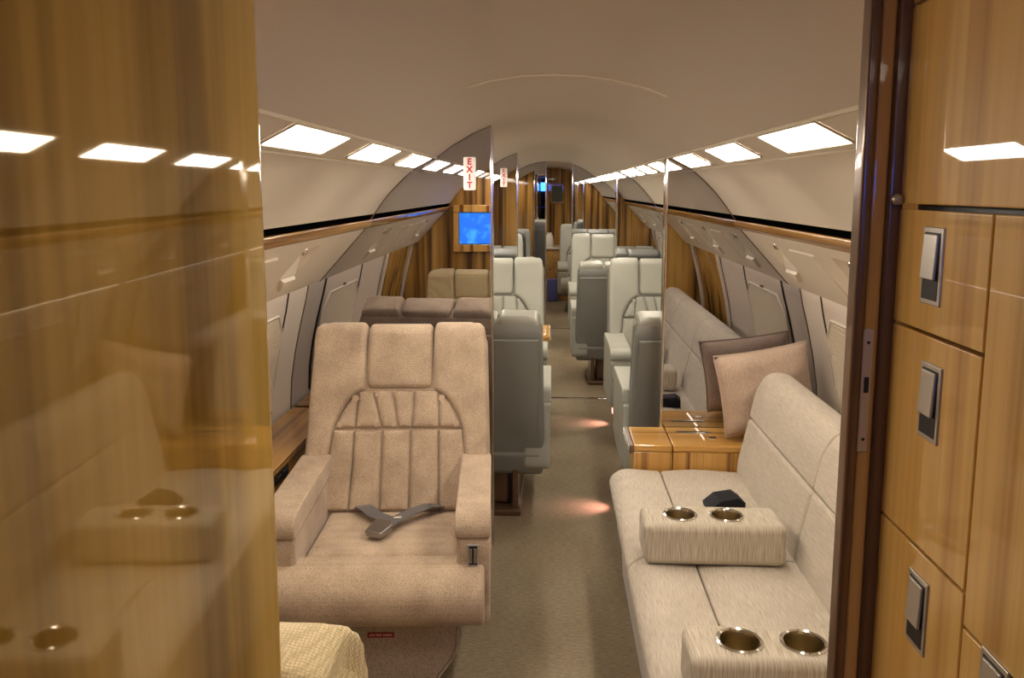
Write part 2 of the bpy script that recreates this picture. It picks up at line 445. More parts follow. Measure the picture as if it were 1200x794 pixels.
def sweep_bm(prof, ya, yb, s=1, ny=1, thick=0.0, bm=None):
    """open profile (x,z) swept along y; s = side sign"""
    bm = bm or bmesh.new(); rows = []
    if thick:   # closed section, thickness added away from the cabin axis
        out = []
        for i, (x, z) in enumerate(prof):
            a = prof[max(i - 1, 0)]; b = prof[min(i + 1, len(prof) - 1)]
            t = Vector((b[0] - a[0], b[1] - a[1])).normalized(); nn = Vector((t.y, -t.x))
            if nn.dot(Vector((x, z - 0.9))) < 0: nn = -nn
            out.append((x + nn.x * thick, z + nn.y * thick))
        prof = list(prof) + list(reversed(out)) + [prof[0]]
    for j in range(ny + 1):
        y = ya + (yb - ya) * j / ny
        rows.append([bm.verts.new((s * x, y, z)) for x, z in prof])
    for A, B in zip(rows, rows[1:]):
        for i in range(len(prof) - 1): bm.faces.new((A[i], A[i + 1], B[i + 1], B[i]))
    if thick:
        bmesh.ops.remove_doubles(bm, verts=bm.verts, dist=1e-5)
        bmesh.ops.holes_fill(bm, edges=[e for e in bm.edges if len(e.link_faces) == 1], sides=0)
    return bm

# floor
o = struct(box('floor', (0, (YF + Y1) / 2, -0.02), (2.3, Y1 - YF, 0.04), 'carpet', bev=0))
for y in (5.95, 9.0):
    box('threshold_strip', (0.11 if y < 7 else 0.09, y, 0.003), (0.72 if y < 7 else 0.3, 0.035, 0.006), 'chrome', o, bev=0.002)

# ceiling: centre vault, lamp valances, upper side panels
cfull = [(-x, z) for x, z in reversed(CEIL)] + CEIL[1:]
cl = struct(link('ceiling', sweep_bm(cfull, YF, Y1, thick=0.02), 'ceiling'))
seam = [(x, 2.17, full_z(x) - 0.001) for x in [i * 0.02 for i in range(-11, 16)]]
link('ceiling_seam', tube_bm(seam, 0.003, 6), 'pocket', cl)
for s in (-1, 1):
    link('lamp_valance', sweep_bm(STRIP, YF, Y1, s, thick=0.01), 'side', cl)
    link('valance_bead', tube_bm([(s * 0.478, YF, 1.686), (s * 0.478, Y1, 1.686)], 0.004, 6), 'lampframe', cl)
    link('valance_bead', tube_bm([(s * 0.58, YF, 1.634), (s * 0.58, Y1, 1.634)], 0.003, 6), 'lampframe', cl)

# side walls
LIM = {-1: 'left', 1: 'right'}
WALL = {}
PSU_N = Vector((-(PSU_T[1] - PSU_B[1]), 0, -(PSU_B[0] - PSU_T[0]))).normalized()   # faces inboard and down (right side)
def psu_p(s, y, t, d=0.0):
    x = PSU_T[0] + (PSU_B[0] - PSU_T[0]) * t; z = PSU_T[1] + (PSU_B[1] - PSU_T[1]) * t
    return (s * (x + PSU_N.x * d), y, z + PSU_N.z * d)

def overhead_panel(s, parent, ya, yb, pockets, plates):
    """service panel over the seats with sunk gasper pockets (holes in the panel) and flush doors"""
    bm = bmesh.new(); ta, tb = 0.15, 0.60
    cuts = [ya]
    for p in pockets: cuts += [p - 0.085, p + 0.085]
    cuts.append(yb)
    def quad(a, b, t0, t1):
        bm.faces.new([bm.verts.new(psu_p(s, *q)) for q in ((a, t0), (b, t0), (b, t1), (a, t1))])
    for i in range(len(cuts) - 1):
        a, b = cuts[i], cuts[i + 1]
        if i % 2 == 0: quad(a, b, 0, 1)
        else: quad(a, b, 0, ta); quad(a, b, tb, 1)
    # bottom return lip
    for a, b in ((ya, yb),):
        v = [bm.verts.new(q) for q in (psu_p(s, a, 1), psu_p(s, b, 1), (s * 1.04, b, 1.155), (s * 1.04, a, 1.155))]; bm.faces.new(v)
    bmesh.ops.remove_doubles(bm, verts=bm.verts, dist=0.0005)
    pan = link('overhead_panel', bm, 'psu', parent, smooth=0)
    for p in pockets:
        a, b = p - 0.085, p + 0.085
        bm = bmesh.new(); D = -0.06
        A0, B0 = psu_p(s, a, ta), psu_p(s, b, ta); A1, B1 = psu_p(s, a, tb), psu_p(s, b, tb)
        Ad, Bd = psu_p(s, a + 0.01, ta + 0.03, D), psu_p(s, b - 0.01, ta + 0.03, D)
        for f in ((A0, B0, Bd, Ad), (Ad, Bd, B1, A1), (A0, Ad, A1), (B0, B1, Bd)):
            bm.faces.new([bm.verts.new(q) for q in f])
        bmesh.ops.remove_doubles(bm, verts=bm.verts, dist=0.0005)
        pk = link('gasper_pocket', bm, 'pocket', pan, smooth=0)
        nz = bmesh.new(); bmesh.ops.create_uvsphere(nz, u_segments=12, v_segments=8, radius=0.017)
        bmesh.ops.translate(nz, vec=psu_p(s, p - 0.01, ta + 0.10, -0.018), verts=nz.verts)
        link('gasper_nozzle', nz, 'chrome', pan)
        # light wedge under the pocket
        bm = bmesh.new()
        q = [psu_p(s, p + 0.075, 0.615, 0.001), psu_p(s, p - 0.075, 0.615, 0.001), psu_p(s, p + 0.02, 0.84, 0.001)]
        q2 = [psu_p(s, p + 0.065, 0.63, 0.014), psu_p(s, p - 0.06, 0.63, 0.014), psu_p(s, p + 0.02, 0.80, 0.010)]
        V = [bm.verts.new(x) for x in q]; V2 = [bm.verts.new(x) for x in q2]
        bm.faces.new(V2)
        for k in range(3): bm.faces.new((V[k], V[(k + 1) % 3], V2[(k + 1) % 3], V2[k]))
        link('reading_lamp_wedge', bm, 'pocket', pan, smooth=0)
    for p, wd in plates:
        out = round_poly([(p - wd / 2, 0.18), (p + wd / 2, 0.18), (p + wd / 2, 0.80), (p - wd / 2, 0.80)], 0.012, 3)
        bm = bmesh.new()
        V = [bm.verts.new(psu_p(s, a, t, 0.0)) for a, t in out]; V2 = [bm.verts.new(psu_p(s, p + (a - p) * 0.975, 0.49 + (t - 0.49) * 0.975, 0.006)) for a, t in out]
        n = len(V)
        for k in range(n): bm.faces.new((V[k], V[(k + 1) % n], V2[(k + 1) % n], V2[k]))
        bm.faces.new(V2)
        link('oxygen_door', bm, 'psu', pan, smooth=25)
    return pan

for s in (-1, 1):
    w = struct(link('wall_' + LIM[s], sweep_bm(SIDE, YF, Y1, s, thick=0.015), 'wall'))
    WALL[s] = w
    link('upper_side_panel', sweep_bm(UPPER, YF, Y1, s, thick=0.012), 'side', w)
    gap = [(0.745, 1.458), (0.80, 1.455), (0.80, 1.40), (0.77, 1.425)]
    link('shadow_gap', sweep_bm(gap, YF, Y1, s), 'black', w, smooth=0)
    rl = round_poly([(0.752, 1.430), (0.764, 1.434), (0.80, 1.415), (0.80, 1.390), (0.772, 1.394), (0.758, 1.410)], 0.008, 3)
    prs = [(s * a, b) for a, b in rl]
    link('veneer_rail', prism_bm(prs, 'Y', YF, Y1), 'rail', w)
    if s > 0: segs = [(-1.0, 3.40, [1.55, 2.31, 3.08], [(2.70, 0.26), (1.93, 0.22)])]
    else: segs = [(-1.0, 3.40, [1.35, 2.74], [(2.32, 0.15), (2.08, 0.15), (1.84, 0.15), (1.6, 0.15)])]
    segs += [(3.40, 5.95, [4.0, 4.75, 5.5], [(4.38, 0.2), (5.12, 0.2)]), (5.95, 9.0, [6.5, 7.3, 8.1, 8.7], [(6.9, 0.2), (7.7, 0.2)]), (9.0, 12.0, [9.8, 10.8], [])]
    for ya, yb, pk, pl in segs:
        overhead_panel(s, w, ya + 0.001, yb - 0.001, pk, pl)
    # hidden wash strip on the panel lip
    link('wash_light', sweep_bm([(1.001, 1.1646), (1.013, 1.1613)], 0.95, Y1 - 0.1, s, thick=0.003), 'wash', w, smooth=0)
    # veneered lower section next to the forward bulkhead
    vs = [(x - 0.006, z) for x, z in SIDE]
    link('veneer_section', sweep_bm(vs, Y0 + 0.03, 1.75, s, thick=0.004), 'wood', w)
    cv = [(x - 0.018, z) for x, z in SIDE]
    for ya, yb in ((Y0 + 0.02, Y0 + 0.06), (1.73, 1.78)):
        link('panel_rib', sweep_bm(cv, ya, yb, s, thick=0.012), 'wall', w)

# windows with pleated shades, set in the side walls
def window(n, s, ya, yb):
    root = struct(empty('window_%d' % n, (0, 0, 0)))
    za, zb = 1.158, 0.63
    def prof(t, inx):   # t in 0..1 from top to bottom
        z = za + (zb - za) * t; return (side_x(z) - inx, z)
    ym = (ya + yb) / 2; hw = (yb - ya) / 2
    for e in (-1, 1):     # the dark joints on both sides of the window panel, bowed outward
        P = []
        for i in range(33):
            t = i / 32; x, z = prof(t, 0.004); P.append((s * x, ym + e * hw * (0.96 + 0.05 * math.sin(PI * min(1, t * 0.9))), z))
        link('window_gasket', tube_bm(P, 0.0045, 6), 'gasket', root)
    def sheet(t0, t1, wfun, inx, N, zig, mat, name):
        bm = bmesh.new(); rows = []
        for i in range(N + 1):
            t = t0 + (t1 - t0) * i / N
            x, z = prof(t, inx + (zig if i % 2 else 0.0)); a = hw * wfun(t)
            rows.append([bm.verts.new((s * x, ym - a, z)), bm.verts.new((s * x, ym + a, z))])
        for A, B in zip(rows, rows[1:]): bm.faces.new((A[0], A[1], B[1], B[0]))
        return link(name, bm, mat, root, smooth=0)
    sheet(0.0, 1.0, lambda t: 0.955 + 0.05 * math.sin(PI * min(1, t * 0.9)), 0.003, 32, 0.0, 'wall', 'window_panel')
    def shw(t):
        c = 0.92
        if t < 0.30: c -= (0.30 - t) / 0.14 * 0.22
        if t > 0.93: c -= (t - 0.93) / 0.07 * 0.15
        return c
    sheet(0.16, 1.0, shw, 0.008, 84, 0.0055, 'shade', 'pleated_shade')
    rimp = []
    for e in (-1, 1):
        seq = [0.16 + 0.84 * i / 28 for i in range(29)]
        for t in (seq if e < 0 else reversed(seq)):
            x, z = prof(t, 0.010); rimp.append((s * x, ym + e * hw * (shw(t) + 0.012), z))
    link('shade_rim', tube_bm(rimp, 0.006, 6, closed=True), 'wall', root)
    bz = side_x(1.085) - 0.012
    box('shade_latch', (s * bz, ym, 1.085), (0.012, 0.03, 0.012), 'bronze', root, bev=0.003)
n = 1
for s in (-1, 1):
    for ya, yb in ((2.40, 3.14), (3.72, 4.30), (4.62, 5.25), (6.35, 6.95), (7.2, 7.8)):
        window(n, s, ya, yb); n += 1

# ---------------------------------------------------------------- bulkheads
def half_outline(s, x_in, y_dummy=None, pad=0.0):
    """bulkhead outline on one side, from inner edge x_in to the shell; (x,z) polygon"""
    pts = [(x_in, 0.0), (x_in, full_z(x_in) - 0.001)]
    for x, z in FULL[1:]:
        if x > abs(x_in) + 0.01: pts.append((s * (x - 0.002), z))
    return pts

def partition(idx, y, xl, xr, thick=0.045):
    for s, xi, side in ((-1, xl, 'left'), (1, xr, 'right')):
        root = struct(empty('wall_partition_%s_%d' % (side, idx), (0, 0, 0)))
        if s * xi > 0: pts = half_outline(s, xi)
        else:  # inner edge lies past the centre line
            pts = [(xi, 0.0), (xi, full_z(xi) - 0.001)] + [(s * (x - 0.002), z) for x, z in FULL if x > 0.0]
        bm = prism_bm(pts, 'Y', y + 0.006, y + thick)
        link('veneer_back', bm, 'wood', root, smooth=0)
        ins = [(p[0], p[1]) for p in pts]
        link('mirror', prism_bm(ins, 'Y', y, y + 0.005), 'mirror', root, smooth=0)
        box('edge_trim', (xi - s * 0.002, y + thick / 2, (full_z(xi) - 0.003) / 2), (0.012, thick + 0.016, full_z(xi) - 0.006), 'chrome', root, bev=0.003)
        rim = [(px, y - 0.002, pz) for px, pz in pts[1:]]
        link('rim_gasket', tube_bm(rim, 0.0022, 6), 'bronze', root)
partition(1, 3.40, -0.25, 0.478)
partition(2, 5.95, -0.25, 0.478)
partition(3, 9.00, -0.06, 0.235)

# forward bulkhead (camera stands in its passage)
root = struct(empty('wall_front_left'))
link('veneer_face', prism_bm([(p[0], p[1]) for p in half_outline(-1, -0.335)], 'Y', Y0 - 0.03, Y0), 'wood', root, smooth=0)
root = struct(empty('wall_front_right'))
link('veneer_face', prism_bm(half_outline(1, 0.40), 'Y', Y0 - 0.03, Y0), 'wood', root, smooth=0)
# lacquered passage panel, turned 2.3 degrees, with a rounded end
a = math.radians(2.3); dx = math.tan(a)
YP = 0.85
pp = [(-0.300, YP), (-0.300 + dx * 1.65, YP - 1.65), (-0.345 + dx * 1.65, YP - 1.65), (-0.345, YP)]
pp = round_poly(pp, [0.022, 0, 0, 0.01], 8)
struct(link('wall_passage', prism_bm(pp, 'Z', 0.0, 1.788), 'panel', None, smooth=30, wn=True), 'tall lacquered wood panel lining the passage')

# aft wall
aft = struct(empty('wall_aft'))
pts = [(-x, z) for x, z in reversed(FULL)] + FULL[1:]
link('veneer_face', prism_bm(pts, 'Y', Y1 - 0.03, Y1), 'wood', aft, smooth=0)

# invented cockpit end, unseen behind the camera
fr = struct(empty('wall_cockpit'))
link('cockpit_face', prism_bm(pts, 'Y', YF, YF + 0.03), 'cockpit', fr, smooth=0)
for i, (xa, xb) in enumerate(((-0.75, -0.40), (-0.36, 0.0), (0.04, 0.40), (0.44, 0.75))):
    wn_ = struct(prism('window_%d' % (n + i), round_poly([(xa, 1.50), (xb, 1.50), (xb, min(full_z(xa), full_z(xb)) - 0.05), (xa, min(full_z(xa), full_z(xb)) - 0.05)], 0.03, 3), 'Y', YF + 0.03, YF + 0.045, 'blue_glow', None))  # added glowing panes, give the blue patch in the far mirror
dash = struct(box('wall_instrument', (0, YF + 0.45, 0.55), (1.7, 0.5, 1.1), 'cockpit', None, bev=0.05))

# ---------------------------------------------------------------- ceiling lamps
n_l = Vector((STRIP[0][1] - STRIP[1][1], 0, STRIP[1][0] - STRIP[0][0])).normalized()
def strip_p(s, y, t, d=0.0):
    x = STRIP[0][0] + (STRIP[1][0] - STRIP[0][0]) * t; z = STRIP[0][1] + (STRIP[1][1] - STRIP[0][1]) * t
    return (s * (x - n_l.x * d), y, z - n_l.z * d)
def lamp(s, yc, L, label, group):
    root = empty('ceiling_lamp', (0, 0, 0))
    tag(root, label, 'lamp', group)
    out = round_poly([(yc - L / 2, 0.07), (yc + L / 2, 0.07), (yc + L / 2, 0.78), (yc - L / 2, 0.78)], 0.02, 3)
    bm = bmesh.new()
    V = [bm.verts.new(strip_p(s, y, t, 0.004)) for y, t in out]; V2 = [bm.verts.new(strip_p(s, y, t, 0.0015)) for y, t in out]
    bm.faces.new(V); k = len(V)
    for i in range(k): bm.faces.new((V[i], V[(i + 1) % k], V2[(i + 1) % k], V2[i]))
    link('diffuser', bm, 'lamp', root, smooth=0)
    fr_ = [strip_p(s, yc + (y - yc) * 1.015, 0.425 + (t - 0.425) * 1.03, 0.003) for y, t in out]
    link('frame', tube_bm(fr_, 0.003, 6, closed=True), 'lampframe', root)
ORD = ['nearest', 'second from', 'third from', 'fourth from', 'fifth from']
for s in (-1, 1):
    ab = 'above the fabric armchairs' if s < 0 else 'above the sofa'
    for k, y in enumerate((3.09, 2.42, 1.755, 1.10)):
        lamp(s, y, 0.41, 'lit ceiling lamp panel %s, %s the first mirror' % (ab, ORD[k]), 'ceiling lamps %s' % ab)
    sd = 'television side' if s < 0 else 'sofa side'
    for k, y in enumerate((3.95, 4.52, 5.09, 5.62)):
        lamp(s, y, 0.38, 'lit middle cabin ceiling lamp, %s the first partition, %s' % (ORD[k], sd), 'middle cabin ceiling lamps on the %s' % sd)
    for k, y in enumerate((6.3, 6.9, 7.5, 8.1, 8.65)):
        lamp(s, y, 0.38, 'lit aft cabin ceiling lamp, %s the second partition, %s' % (ORD[k], sd), 'aft cabin ceiling lamps on the %s' % sd)
    for k, y in enumerate((9.6, 10.6)):
        lamp(s, y, 0.38, 'lit ceiling lamp behind the last partition, %s it, %s' % (ORD[k], sd), 'last compartment ceiling lamps on the %s' % sd)

# added fill lamp behind the camera, brightens cabinet, passage panel and jamb
vl = tag(empty('added_passage_lamp', (0.02, -0.35, 1.852)), 'added square fill lamp over the wood lined passage', 'lamp')
box('frame', (0, 0, -0.006), (0.24, 0.34, 0.012), 'lampframe', vl, bev=0.003)
box('diffuser', (0, 0, -0.014), (0.20, 0.30, 0.005), 'fill_lamp', vl, bev=0.001)

# ---------------------------------------------------------------- armchairs
HW = 0.34
def back_pads():
    """outlines in (u, v): u -1..1 over the width, v 0..1 up the back"""
    arch = [(-0.70, 0.45), (-0.645, 0.525), (-0.57, 0.595), (-0.48, 0.64), (-0.40, 0.66)]
    archr = [(-x, y) for x, y in reversed(arch)]
    pads = [('headrest_pad', [(-0.37, 0.675), (0.37, 0.675), (0.37, 1.0), (-0.37, 1.0)], 0.020)]
    for s in (-1, 1):
        a = [(-0.985, 0.0), (-0.77, 0.0), (-0.745, 0.2)] + arch + [(-0.385, 0.67), (-0.385, 1.0), (-0.985, 1.0)]
        pads.append(('side_bolster', [(s * -x if s > 0 else x, y) for x, y in a], 0.026))
    us = [-0.745, -0.475, -0.17, 0.14, 0.445, 0.745]; ub = [-0.765, -0.49, -0.17, 0.14, 0.46, 0.765]
    ut = [-0.70, -0.475, -0.17, 0.14, 0.445, 0.70]
    for i in range(5):
        pads.append(('back_channel', [(ub[i], 0.0), (ub[i + 1], 0.0), (us[i + 1], 0.25), (ut[i + 1], 0.44), (ut[i], 0.44), (us[i], 0.25)], 0.020))
    lo = [-0.47, -0.18, 0.0, 0.15, 0.45]; hi = [-0.45, -0.29, -0.08, 0.17, 0.44]
    pads.append(('back_channel', [(-0.69, 0.45), (lo[0], 0.45), (hi[0], 0.645), (-0.48, 0.635), (-0.565, 0.59), (-0.64, 0.52)], 0.016))
    for i in range(4):
        pads.append(('back_channel', [(lo[i], 0.45), (lo[i + 1], 0.45), (hi[i + 1], 0.66), (hi[i], 0.66)], 0.016))
    pads.append(('back_channel', [(lo[4], 0.45), (0.69, 0.45), (0.64, 0.52), (0.565, 0.59), (0.48, 0.635), (hi[4], 0.645)], 0.016))
    return pads
PADS = back_pads()

def make_chair(fab, shell, rec, thick=0.13, af=0.0, rc=0.055, ax=0.0, leather=False, belt=False, top=1.02, base_mat=None, label_plate=False, ledge_panel=False):
    root = empty('armchair')
    r = math.radians(rec); zb = 0.43; L = (top - zb) / math.cos(r)
    bdir = Vector((0, math.sin(r), math.cos(r))); nrm = Vector((0, -math.cos(r), math.sin(r)))
    B0 = Vector((0, 0.0, zb))
    RW = 0.034; Ls = L - 0.012
    def bp(u, v, h):
        """pad surface: up the front, round the top edge, back over the top"""
        al = v * L
        w = HW * (1.0 - 0.035 * max(0, min(1, v)))
        h2 = h + (0.018 * abs(u) ** 2.5 - 0.018) * max(0.0, min(1.0, (Ls - al) / 0.15))
        if al <= Ls: p = B0 + bdir * al + nrm * h2
        else:
            th = min((al - Ls) / RW, PI / 2); ex = max(0.0, al - Ls - RW * PI / 2)
            c0 = B0 + bdir * Ls - nrm * RW
            dirn = nrm * math.cos(th) + bdir * math.sin(th)
            p = c0 + dirn * (RW + h2) - nrm * ex
        q = Vector((u * w, p.y, p.z)); corner(q, h)
        return q
    VT = (Ls + RW * PI / 2 + thick - 0.035) / L          # where the wrapped pads end
    XC = [e * (HW - rc * k) for e in (-1, 1) for k in (0.25, 0.5, 0.75, 1.0)]
    CUTS = [L * 0.5, L * 0.75] + [Ls + RW * PI / 2 * k / 5 for k in range(6)]
    # backrest shell: side outline in (along, depth) mapped, extruded over the width
    th_b, th_t = thick + 0.02, thick
    RC = rc
    def corner(co, h=0.0):
        RR = RC - 0.012 + h * 0.5
        al = (Vector((0, co.y, co.z)) - B0).dot(bdir); w = HW * (1.0 - 0.035 * max(0, min(1, al / L)))
        ex = abs(co.x) - (w - RC); ea = al - (L + 0.04 - RC)
        if ex > 0 and ea > 0:
            d = math.hypot(ex, ea)
            if d > RR:
                k = RR / d
                co.x = math.copysign(w - RC + ex * k, co.x)
                sh = bdir * (ea * k - ea); co.y += sh.y; co.z += sh.z
    def sp(al, dp):
        p = B0 + bdir * al - nrm * (dp + 0.016); return (p.y, p.z)
    prof = [sp(-0.14, 0.0), sp(L - 0.03, 0.0), sp(L + 0.014, 0.030), sp(L + 0.030, th_t - 0.03), sp(L - 0.02, th_t), sp(0.0, th_b), sp(-0.14, th_b)]
    prof = round_poly(prof, [0.02, 0.01, 0.02, 0.03, 0.05, 0.05, 0.05], 4)
    bm = prism_bm(prof, 'X', -HW, HW, bev=0.03, seg=4)
    for v in bm.verts:
        al = (Vector((0, v.co.y, v.co.z)) - B0).dot(bdir) / L
        v.co.x *= 1.0 - 0.035 * max(0, min(1, al))
    for xc in (0.325, 0.315, 0.30, 0.285):
        for sg in (-1, 1):
            bmesh.ops.bisect_plane(bm, geom=list(bm.verts) + list(bm.edges) + list(bm.faces), plane_co=(sg * xc * 0.965, 0, 0), plane_no=(1, 0, 0))
    for v in bm.verts: corner(v.co)
    back = link('backrest', bm, shell, root, wn=True)
    for nm, poly, h in PADS:
        hw = HW
        pts = [(u * hw, (v if v < 0.999 else VT) * L) for u, v in poly]
        rr = 0.03 if nm != 'back_channel' else 0.008
        pts = round_poly(pts, rr if nm == 'headrest_pad' else 0.012 if nm == 'side_bolster' else 0.006, 3)
        o = link(nm, pad_bm(pts, lambda a, b, hh: bp(a / hw, b / L, hh), h, edge=0.011 if nm == 'back_channel' else 0.013, base=-0.02, cuts=CUTS if nm != 'back_channel' else (), xcuts=XC if nm == 'side_bolster' else ()), fab, back, smooth=60)
    # rear panel
    c = B0 + bdir * (L * 0.45) - nrm * (th_b + 0.012)
    rp = box_bm((0, 0, 0), (HW * 1.84, 0.016, L * 0.92), 0.007, 3)
    bmesh.ops.rotate(rp, cent=(0, 0, 0), matrix=Matrix.Rotation(-r - 0.012, 4, 'X'), verts=rp.verts)
    bmesh.ops.translate(rp, vec=c, verts=rp.verts)
    link('rear_panel', rp, shell, back, wn=True)
    # lower rear skirt
    yb_ = (B0 - bdir * 0.10 - nrm * 0.08).y
    prism('rear_skirt', round_poly([(yb_ - 0.08, 0.17), (yb_ + 0.075, 0.19), (yb_ + 0.10, 0.31), (yb_ - 0.08, 0.33)], 0.03, 4), 'X', -HW * 0.98, HW * 0.98, shell, root, bev=0.02)
    # seat: cushion and front roll
    cu = round_poly([(-0.235, -0.38), (0.235, -0.38), (0.235, 0.02), (-0.235, 0.02)], 0.02, 3)
    link('seat_cushion', pad_bm(cu, lambda a, b, h: Vector((a, b, 0.405 + h + 0.02 * min(1, max(0, -b / 0.4)))), 0.022, edge=0.02, base=-0.12), fab, root, smooth=60)
    roll = round_poly([(-0.375, 0.425), (-0.40, 0.455), (-0.49, 0.455), (-0.565, 0.40), (-0.555, 0.315), (-0.50, 0.275), (-0.375, 0.268)], [0.01, 0.03, 0.07, 0.08, 0.06, 0.05, 0.02], 5)
    link('seat_roll', prism_bm(roll, 'X', -0.322, 0.322, bev=0.055, seg=6), fab, root, wn=True)
    # arms
    for s in (-1, 1):
        xs = (s * 0.238, s * (0.338 + ax)); lo, hi = min(xs), max(xs)
        side = round_poly([(-0.455 + af, 0.255), (-0.47 + af, 0.52), (-0.455 + af, 0.545), (0.13, 0.545), (0.16, 0.22), (-0.30, 0.22)], [0.02, 0.02, 0.01, 0.02, 0.04, 0.06], 4)
        arm = link('arm', prism_bm(side, 'X', lo, hi, bev=0.018, seg=4), fab, root, wn=True)
        pad = round_poly([(-0.475 + af, 0.535), (-0.48 + af, 0.575), (-0.45 + af, 0.605), (-0.33 + af, 0.612), (0.10, 0.612), (0.11, 0.542)], [0.015, 0.03, 0.03, 0.1, 0.03, 0.01], 4)
        link('arm_pad', prism_bm(pad, 'X', lo - 0.003, hi + 0.003, bev=0.022, seg=4), fab, arm, wn=True)
    # recline control on the front of one arm
    cp = box('control_plate', (0.288, -0.466 + af, 0.475), (0.036, 0.012, 0.085), 'steel', root, bev=0.003)
    box('control_slot', (0.288, -0.473 + af, 0.48), (0.024, 0.004, 0.066), 'dark', cp, bev=0)
    for dx_ in (-0.0065, 0.0065):
        box('control_lever', (0.288 + dx_, -0.477 + af, 0.486), (0.009, 0.008, 0.045), 'chrome', cp, bev=0.002)
    box('control_button', (0.288, -0.477 + af, 0.452), (0.02, 0.006, 0.012), 'chrome', cp, bev=0.002)
    # base
    if base_mat:
        bs = round_poly([(-0.16, 0.0), (0.16, 0.0), (0.175, 0.05), (0.235, 0.13), (0.242, 0.28), (-0.242, 0.28), (-0.235, 0.13), (-0.175, 0.05)], [0, 0, 0.05, 0.06, 0.02, 0.02, 0.06, 0.05], 4)
        b_ = link('base_skirt', prism_bm(bs, 'Y', -0.40, 0.16, bev=0.012), base_mat, root, wn=True)
        for s in (-1, 1):
            edge = [(s * abs(px), -0.40, pz) for px, pz in bs if px > 0]
            link('skirt_piping', tube_bm(edge, 0.004, 6), base_mat, b_)
        if label_plate:
            pl = box('life_vest_label', (0.0, -0.403, 0.196), (0.082, 0.003, 0.017), 'redlabel', root, bev=0.001)
            text_mesh('lettering', 'LIFE VEST INSIDE', 0.0095, 'white', pl, (0.0, -0.4047, 0.196), (PI / 2, 0, 0), extrude=0.0002)
    else:
        pd = box('pedestal', (0, -0.08, 0.13), (0.34, 0.36, 0.20), 'bronze', root, bev=0.02)
        box('floor_plate', (0, -0.08, 0.014), (0.46, 0.52, 0.028), 'bronze', root, bev=0.006)
        for s in (-1, 1):
            box('track_leg', (s * 0.20, -0.08, 0.13), (0.03, 0.44, 0.21), 'bronze', root, bev=0.006)
    if belt:
        def ribbon(path, w, name):
            bm = bmesh.new(); rows = []
            for i, p in enumerate(path):
                p = Vector(p); q = Vector(path[min(i + 1, len(path) - 1)]) - Vector(path[max(i - 1, 0)])
                sd = q.cross(Vector((0, 0, 1))).normalized() * (w / 2)
                rows.append([bm.verts.new(p + sd), bm.verts.new(p - sd)])
            for A, B in zip(rows, rows[1:]): bm.faces.new((A[0], A[1], B[1], B[0]))
            bmesh.ops.recalc_face_normals(bm, faces=bm.faces)
            bmesh.ops.solidify(bm, geom=list(bm.faces), thickness=0.003)
            return link(name, bm, 'belt', root)
        zz = 0.452
        ribbon([(-0.12, 0.01, zz - 0.005), (-0.10, -0.04, zz + 0.012), (-0.05, -0.10, zz + 0.006), (0.0, -0.14, zz + 0.006), (0.02, -0.155, zz + 0.004)], 0.05, 'belt_strap')
        ribbon([(0.16, 0.01, zz - 0.005), (0.12, -0.03, zz + 0.010), (0.06, -0.10, zz + 0.014), (0.01, -0.17, zz + 0.012), (-0.005, -0.20, zz + 0.01)], 0.048, 'belt_strap')
        bk = bmesh.new()
        ol = [(-0.030, -0.045), (0.030, -0.045), (0.036, 0.02), (0.026, 0.042), (-0.026, 0.042), (-0.036, 0.02)]
        bk = prism_bm(round_poly(ol, 0.008, 2), 'Z', -0.011, 0.011, bev=0.005)
        bmesh.ops.rotate(bk, cent=(0, 0, 0), matrix=Matrix.Rotation(math.radians(-22), 4, 'Z'), verts=bk.verts)
        bmesh.ops.rotate(bk, cent=(0, 0, 0), matrix=Matrix.Rotation(math.radians(6), 4, 'X'), verts=bk.verts)
        bmesh.ops.translate(bk, vec=(-0.02, -0.235, zz + 0.016), verts=bk.verts)
        link('belt_buckle', bk, 'buckle', root, wn=True)
        box('belt_tongue', (0.025, -0.14, zz + 0.013), (0.03, 0.014, 0.006), 'chrome', root, bev=0.002, rot=Matrix.Rotation(0.3, 4, 'Z'))
    return root

def put(o, x, y, rz, label, group=None):
    o.location = (x, y, 0); o.rotation_euler = (0, 0, rz); tag(o, label, 'armchair', group)
    return o
put(make_chair('beige', 'beige', 26, belt=True, base_mat='skirt', label_plate=True), -0.545, 2.72, math.radians(4),
    'beige woven fabric armchair with fanned back channels and a grey seat belt')
put(make_chair('cream', 'cream', 7, thick=0.11, af=0.14, rc=0.085, top=0.945, base_mat='skirt'), -0.57, 1.075, PI,
    'cream woven fabric armchair with its back to the forward bulkhead')
gA = make_chair('leather', 'leather_d', 11, ax=0.03, top=0.955)
gF = make_chair('leather', 'leather_d', 20, ax=0.02, top=1.06)
put(gA, -0.365, 3.90, PI, 'grey leather armchair with its back to the first mirror, behind the beige armchair')
put(gF, -0.375, 5.27, 0, 'grey leather armchair facing forward beside the folding wood table')
put(copy_tree(gA), 0.715, 3.90, PI, 'grey leather armchair backed against the mirror behind the wooden end cabinet')
put(copy_tree(gF), 0.72, 5.27, 0, 'grey leather armchair facing forward across the aisle from the folding wood table')
put(copy_tree(gA), 0.54, 6.55, PI, 'grey leather armchair with its back to the second mirrored partition, sofa side of the aisle')
put(copy_tree(gF), 0.54, 8.25, 0, 'grey leather armchair facing forward in front of the last mirrored partition')
put(copy_tree(gA), -0.62, 6.55, PI, 'grey leather armchair with its back to the second mirror, EXIT sign side')
put(copy_tree(gF), -0.62, 8.25, 0, 'grey leather armchair facing forward in the aft cabin, EXIT sign side')
put(copy_tree(gF), 0.45, 10.6, 0, 'farthest grey leather armchair, in the compartment behind the last partition')

